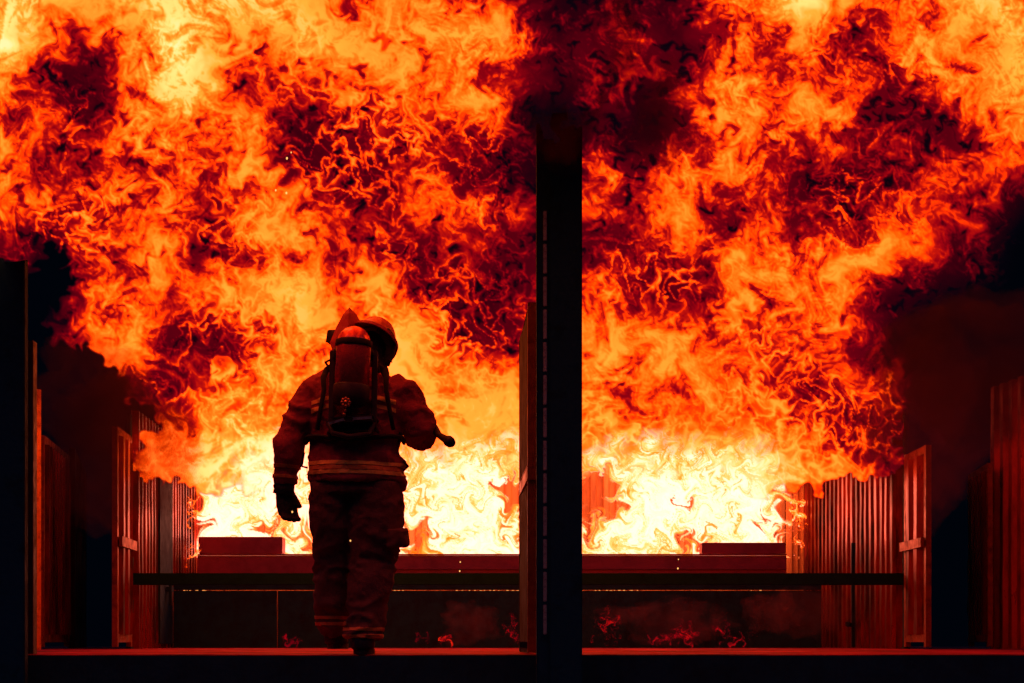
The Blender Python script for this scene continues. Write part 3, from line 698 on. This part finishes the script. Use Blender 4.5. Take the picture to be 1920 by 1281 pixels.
bil = blur(fft_noise(h, w_, 60, 260, 301, 1.6), 3)*.22+blur(fft_noise(h, w_, 20, 70, 302, 1.6), 1.5)*.07
D = np.interp(PY, [-300, 0, 300, 600, 800, 860, 900, 1080], [9.7, 11.2, 12.9, 15.0, 16.8, 17.6, 18.2, 18.8])
side = np.clip(np.abs(PX-960)/730., 0, 1.6)**4
D = D+np.where(D > 16, -1.0*np.clip(side, 0, 1)*np.clip((D-16)/2, 0, 1)+0, 0)
D = D+bil*np.clip((18.4-D)/3, .25, 1)+(1-blur(m, 14))*.55*np.clip((19-D)/3, .1, 1)-(T-.5)*.25
nzP = fft_noise(h, w_, 4, 40, 311, 1.)
nr = np.exp(-(np.maximum(PX+10, 0)/150)**4)/(1+np.exp((PY-540)/25.)); D = D*(1-nr)+(8.55+bil*.3)*nr   # lobe rolling over the left column
nr = np.exp(-(np.maximum(np.abs(PX-1048)-45, 0)/190)**2)/(1+np.exp((PY-258+nzP*17)/14.)); D = D*(1-nr)+np.minimum(D, 8.7+bil*.3)*nr
T = T*(1-.55*np.exp(-((PX-1045)/80)**2-((PY-235)/60)**2))
D = np.where(PY > 740, np.maximum(D, np.where(np.abs(PX-970) > 690, 17.0, 17.12)), D)
ctr = 1/(1+np.exp(-(PX-470)/25.))*1/(1+np.exp((PX-1430)/25.))
A = np.clip(m, 0, 1)
nz = fft_noise(h, w_, 8, 60, 305, 1.)
A = A*(1-ctr)+ctr*A*np.clip((888+nz*16-PY)/75, 0, 1)
T = T+ctr*np.clip((PY-770)/90, 0, 1)*np.clip(.74-T, 0, .4)*.7
nzE = fft_noise(h, w_, 10, 120, 309, 1.2)
A = A*np.clip((PX-X0-60+nzE*40)/90, 0, 1)*np.clip((X1-60-PX+nzE*40)/90, 0, 1)      # ragged ends
A = np.clip(A, 0, 1)
# fireball extended overhead out of view, added to redden the firefighter's back
ny = 190; ext = topts(PX, PY, D)
i0 = 3; src = T[i0:i0+ny*1, ::3][::-1]; pr = ext[0, ::3]
vv = (np.arange(ny)+1)/ny
roll = np.stack([np.broadcast_to(pr[None, :, 0]*(1-.15*vv[:, None]), src.shape), pr[None, :, 1]-vv[:, None]*4.6+bil[:ny, ::3]*.8*vv[:, None], pr[None, :, 2]+np.sin(vv*2.2)[:, None]*1.3+bil[:ny, ::3]*vv[:, None]], -1)[::-1]
tag(sheet('flames', roll, src[::-1]*.0+T[i0:i0+ny, ::3]*.78, A[i0:i0+1, ::3]*np.clip((1-vv[::-1][:, None])*6+nzE[:ny, ::3]*.5, 0, 1)), 'added unseen stretch of the fireball overhead, lighting the firefighter from above the frame', 'fire', kind='stuff')
o = sheet('flames', ext, T, A)
tag(o, 'huge rolling fireball of orange and crimson flame overhead', 'fire', kind='stuff')

def bed(xa, xb, ya, yb, D0, seed, holes, step=1.7):
    xs = np.arange(xa-30, xb+30, step, dtype=np.float32); ys = np.arange(ya, yb+6, step, dtype=np.float32)
    PX, PY = np.meshgrid(xs, ys); h, w = PX.shape
    H, Wd = max(h, 300), w
    def N(*a, **k): return fft_noise(H, Wd, *a, **k)[:h]
    yy, xx = np.mgrid[0:h, 0:w].astype(np.float32)
    xw, yw = xx.copy(), yy.copy()
    for k, (lam, d) in enumerate(((60, 9), (26, 6), (12, 3))):
        v = curlv(H, Wd, lam, seed+k)
        for i in range(4):
            dd = samp(v, xw, yw)*(d/4); xw = xw-dd[..., 0]; yw = yw-dd[..., 1]
    def S(A_): return samp(A_, xw, yw)
    wx = xa-30+step*xw; wy = ya+step*yw
    n1 = S(fft_noise(H, Wd, 5, 70, seed+10, 1.0)); n2 = S(fft_noise(H, Wd, 3, 24, seed+11, .8))
    rr = np.zeros((h, w), np.float32)
    for j, lm in enumerate((24, 16, 11)): rr = np.maximum(rr, rim(S(ring(H, Wd, lm*1.5, seed+20+j)), 5./lm, 14./lm))
    T = 1.0+n1*.05+n2*.06+(rr-.4)*.07
    up_ = np.clip((wy-ya-50)/60., 0, 1); T = T*up_+(T-.10)*(1-up_)
    hole = np.zeros((h, w), np.float32)
    for cx, cy, rx, ry, a in holes: hole = np.maximum(hole, a*np.exp(-(((wx-cx)/rx)**2+((wy-cy)/ry)**2)**1.5))
    hole = hole*(1+n2*.22+n1*.15)
    A = 1/(1+np.exp((hole-.5)*26))
    edge = np.exp(-((hole-.36)/.16)**2); T = T-edge*.16-np.clip(hole-.4, 0, 1)*.25
    sx = 1/(1+np.exp(-(wx-xa)/2.5))*1/(1+np.exp((wx-xb)/2.5))*(PX > xa-6)
    A = A*sx; T = T-.15*(1-np.clip(sx*1.3-.3, 0, 1))
    D = D0+fft_noise(H, Wd, 14, 60, seed+30, 1.6)[:h]*.07-(T-.9)*.1
    bot = np.interp(PX, [300, 530, 531, 1316, 1317, 1500], [1000, 1001, 1039, 1039, 1014, 1014])
    return topts(PX, np.minimum(PY, 1046), D), np.clip(T, .66, 1.15), A
HL = [(780, 1015, 26, 34, 1.2), (958, 930, 20, 44, 1.1), (955, 1000, 10, 14, .9), (500, 985, 22, 14, 1.1), (568, 1005, 22, 16, .9), (590, 1030, 14, 10, .8)]
c_, T_, A_ = bed(374, 990, 800, 1046, 21.1, 500, HL)
tag(sheet('flames', c_, T_, A_), 'white-hot flames standing in the trough behind the firefighter, left of the column', 'fire', kind='stuff')
HR = [(1118, 930, 44, 50, 1.3), (1100, 990, 22, 16, 1.0), (1292, 1018, 26, 22, .95), (1285, 935, 16, 12, .6), (1330, 1000, 16, 10, .6), (1430, 985, 10, 10, .7)]
c_, T_, A_ = bed(1080, 1462, 800, 1046, 21.1, 600, HR)
tag(sheet('flames', c_, T_, A_), 'white-hot flames standing in the trough right of the black column', 'fire', kind='stuff')

def wisp(cx, cy, rx, ry, D0, seed, T0, label, group, lean=0., dens=1., step=1.1):
    "a small separate lick of flame: thin curling ribbons on a bent body"
    xs = np.arange(cx-rx*1.7, cx+rx*1.7, step, dtype=np.float32); ys = np.arange(cy-ry*1.5, cy+ry*1.1, step, dtype=np.float32)
    PX, PY = np.meshgrid(xs, ys); h, w = PX.shape; H = max(h, 90); Wd = max(w, 90)
    yy, xx = np.mgrid[0:h, 0:w].astype(np.float32); xw, yw = xx.copy(), yy.copy()
    for k, (lam, d) in enumerate(((40, 9), (18, 5), (9, 2))):
        v = curlv(H, Wd, lam, seed+k)
        for i in range(4):
            dd = samp(v, xw, yw)*(d/4); xw = xw-dd[..., 0]; yw = yw-dd[..., 1]
    wx = xs[0]+step*xw-lean*(cy-PY); wy = ys[0]+step*yw
    rr = np.zeros((h, w), np.float32)
    for j, lm in enumerate((26, 17, 11)): rr = np.maximum(rr, (.75+.25*(j == 0))*rim(samp(fft_noise(H, Wd, lm*.7, lm*1.4, seed+20+j, 2.), xw, yw), .09, .32))
    u = (wx-cx)/rx; v = (wy-cy)/ry
    env = np.exp(-(u*u)*1.3-np.where(v < 0, v*v*1.2, (v*v)*3))
    n = samp(fft_noise(H, Wd, 5, 40, seed+9, 1.), xw, yw)
    A = np.clip((env*(.35+rr*1.1+n*.18)-.42)*3.2*dens, 0, 1)
    T = np.clip(T0*(.55+.5*rr+.1*n)*(.6+.45*env), .08, 1.05)
    u0 = (PX-cx)/rx
    D = D0+.05*np.sin(u0*2.2+seed)+.04*n+.03*u0*u0
    return tag(sheet('flame', topts(PX, PY, D), T, A), label, 'flame', group)
GW = 'small licks of flame on the bay walls'; GF = 'faint flames along the deck'
DN = .6
wisp(357, 960, 15, 62, 20.4, 701, .98, 'thin torn lick of flame hanging above the left end of the trough', GW)
wisp(357, 1044, 17, 30, 20.2, 702, .95, 'small yellow flame curled against the left end of the trough', GW, dens=1.3)
wisp(1494, 965, 19, 60, 21.2, 704, .98, 'torn yellow lick of flame in front of the narrow orange panel', GW, lean=-.2)
wisp(1494, 1020, 12, 26, 21.1, 714, .98, 'small flame low on the narrow orange panel', GW)
for cx, cy, rx, ry, sd, t0, lab in ((1140, 1185, 30, 46, 710, .62, 'tall dull red flame on the deck just right of the column'),
    (1243, 1200, 30, 18, 711, .56, 'low red flame on the deck, second to the right of the column'),
    (1288, 1190, 34, 36, 712, .58, 'branching red flame on the deck below the middle of the right trough'),
    (1356, 1188, 16, 34, 713, .58, 'thin upright red flame on the deck below the right steel box'),
    (1388, 1202, 26, 16, 715, .56, 'low crouching red flame on the deck below the right steel box'),
    (966, 1190, 20, 34, 716, .56, 'dull red flame on the deck just left of the column'),
    (842, 1196, 12, 26, 717, .62, 'thin red flame on the deck between the firefighter and the column'),
    (787, 1204, 18, 14, 718, .5, 'low faint flame on the deck beside the right boot'),
    (545, 1206, 26, 12, 719, .46, 'low faint flame on the deck left of the boots')):
    wisp(cx, cy, rx, ry, 18.6, sd, t0*.72, lab, GF, dens=DN)
puffs_low = ((1260, 1165, 18.7, 1.5, 31), (880, 1170, 18.7, .7, 32), (1450, 1150, 18.2, .6, 33))
# embers
em = bpy.data.materials.new('glowing_ember'); em.use_nodes = True; n_ = em.node_tree.nodes; n_.clear()
a_ = n_.new('ShaderNodeEmission'); a_.inputs[0].default_value = (1, .45, .12, 1); a_.inputs[1].default_value = 1.5
b_ = n_.new('ShaderNodeOutputMaterial'); em.node_tree.links.new(a_.outputs[0], b_.inputs[0])
for px, py, D_, s, lab in ((548, 960, 9.4, 1.6, 'tiny spark over the left glove'), (657, 1014, 9.3, 1.5, 'tiny spark between the trouser legs'), (863, 1054, 15, 1.1, 'upper of two sparks in front of the trough'),
    (862, 1071, 15, 1.2, 'lower of two sparks in front of the trough'), (1272, 1049, 15, .9, 'upper spark before the right half of the trough'), (1271, 1066, 15, 1.4, 'lower spark before the right half of the trough'),
    (538, 297, 9, 1.8, 'spark flying high in the flames at the upper left'), (517, 357, 9, 1.5, 'left of a close pair of sparks in the flames'), (537, 362, 9, 1.8, 'right of a close pair of sparks in the flames'), (546, 286, 9, 1.2, 'faint spark beside the highest spark')):
    bm = bmesh.new(); ball(bm, P(px, py, D_), s*D_/FPX, 1, 1, 1.35, 8)
    tag(obj('ember', bm, em), lab, 'ember', 'sparks drifting before the fire')

# ---------------------------------------------------------------- smoke: lumpy bodies of thin dark gas
def smoke_mat(name, dens, col=(.30, .2, .2), sc=1.8):
    m = bpy.data.materials.new(name); m.use_nodes = True; t = m.node_tree; t.nodes.clear(); L = t.links.new
    v = t.nodes.new('ShaderNodeVolumePrincipled'); v.inputs['Color'].default_value = (*col, 1)
    tc = t.nodes.new('ShaderNodeTexCoord'); n = t.nodes.new('ShaderNodeTexNoise'); n.inputs['Scale'].default_value = sc
    n.inputs['Detail'].default_value = 4; n.inputs['Roughness'].default_value = .6; n.inputs['Distortion'].default_value = .6
    r = t.nodes.new('ShaderNodeMapRange'); r.inputs[1].default_value = .34; r.inputs[2].default_value = .62; r.inputs[3].default_value = 0; r.inputs[4].default_value = dens*1.7
    L(tc.outputs['Object'], n.inputs[0]); L(n.outputs[0], r.inputs[0]); L(r.outputs[0], v.inputs['Density'])
    o = t.nodes.new('ShaderNodeOutputMaterial'); L(v.outputs[0], o.inputs['Volume']); return m
def puff(c, r, sx, sy, sz, seed, m, label, amp=.38):
    bm = bmesh.new(); g = bmesh.ops.create_icosphere(bm, subdivisions=5, radius=1)['verts']
    for v in g:
        n = v.co.normalized(); k = 1+amp*mnoise.noise(n*1.6+Vector((seed, 0, 0)))+amp*.6*mnoise.noise(n*4+Vector((0, seed, 0)))+amp*.3*mnoise.noise(n*9+Vector((0, seed, 3)))
        v.co = Vector(c)+Vector((n.x*sx, n.y*sy, n.z*sz))*r*k
    o = obj('smoke', bm, m, smooth=True)
    return tag(o, label, 'smoke', kind='stuff')
S1 = smoke_mat('brown_smoke', 1.3, (.10, .05, .06)); S2 = smoke_mat('dense_smoke', 1.7, (.10, .03, .04), 2.6); S3 = smoke_mat('thin_smoke', .8, (.28, .10, .10))
puff(P(225, 850, 14.6), 1, .62, .5, .62, 1, S1, 'brown smoke drifting in front of the left wall of the bay')
puff(P(170, 740, 14.8), 1, .5, .5, .5, 2, S1, 'dark smoke under the left lobe of the fireball')
puff(P(1045, 200, 8.7), .5, .5, .12, .5, 4, S2, 'dense smoke wrapping the top of the black column', .5)
puff(P(1048, 258, 8.6), .3, .55, .12, .42, 14, smoke_mat('thick_smoke', 5, (.10, .03, .04), 5), 'knot of thick smoke hiding the top end of the black column', .5)
puff(P(1090, 50, 9.0), .7, .42, .35, .7, 5, S2, 'dense smoke rising above the black column', .5)
puff(P(1215, 215, 9.6), .5, .5, .4, .6, 6, S2, 'patch of smoke right of the column top', .5)
puff(P(1830, 690, 12.8), 1, .68, .6, .5, 7, S1, 'black smoke billowing at the right below the fireball')
puff(P(1740, 790, 14.6), 1, .55, .5, .7, 8, S3, 'red-brown smoke above the right door leaf')
puff(P(1530, 1150, 17.6), .42, .9, .5, .6, 9, S3, 'thin smoke before the right bay wall near the deck')
S4 = smoke_mat('low_red_smoke', .8, (.60, .16, .14), 3.2)
for (px, py, D_, sx_, sd), lab in zip(puffs_low, ('low reddish smoke over the deck flames right of the column', 'low reddish smoke over the deck left of the column', 'low reddish smoke at the right end of the black screen')):
    puff(P(px, py, D_), .45, sx_, .35, .5, sd, S4, lab)
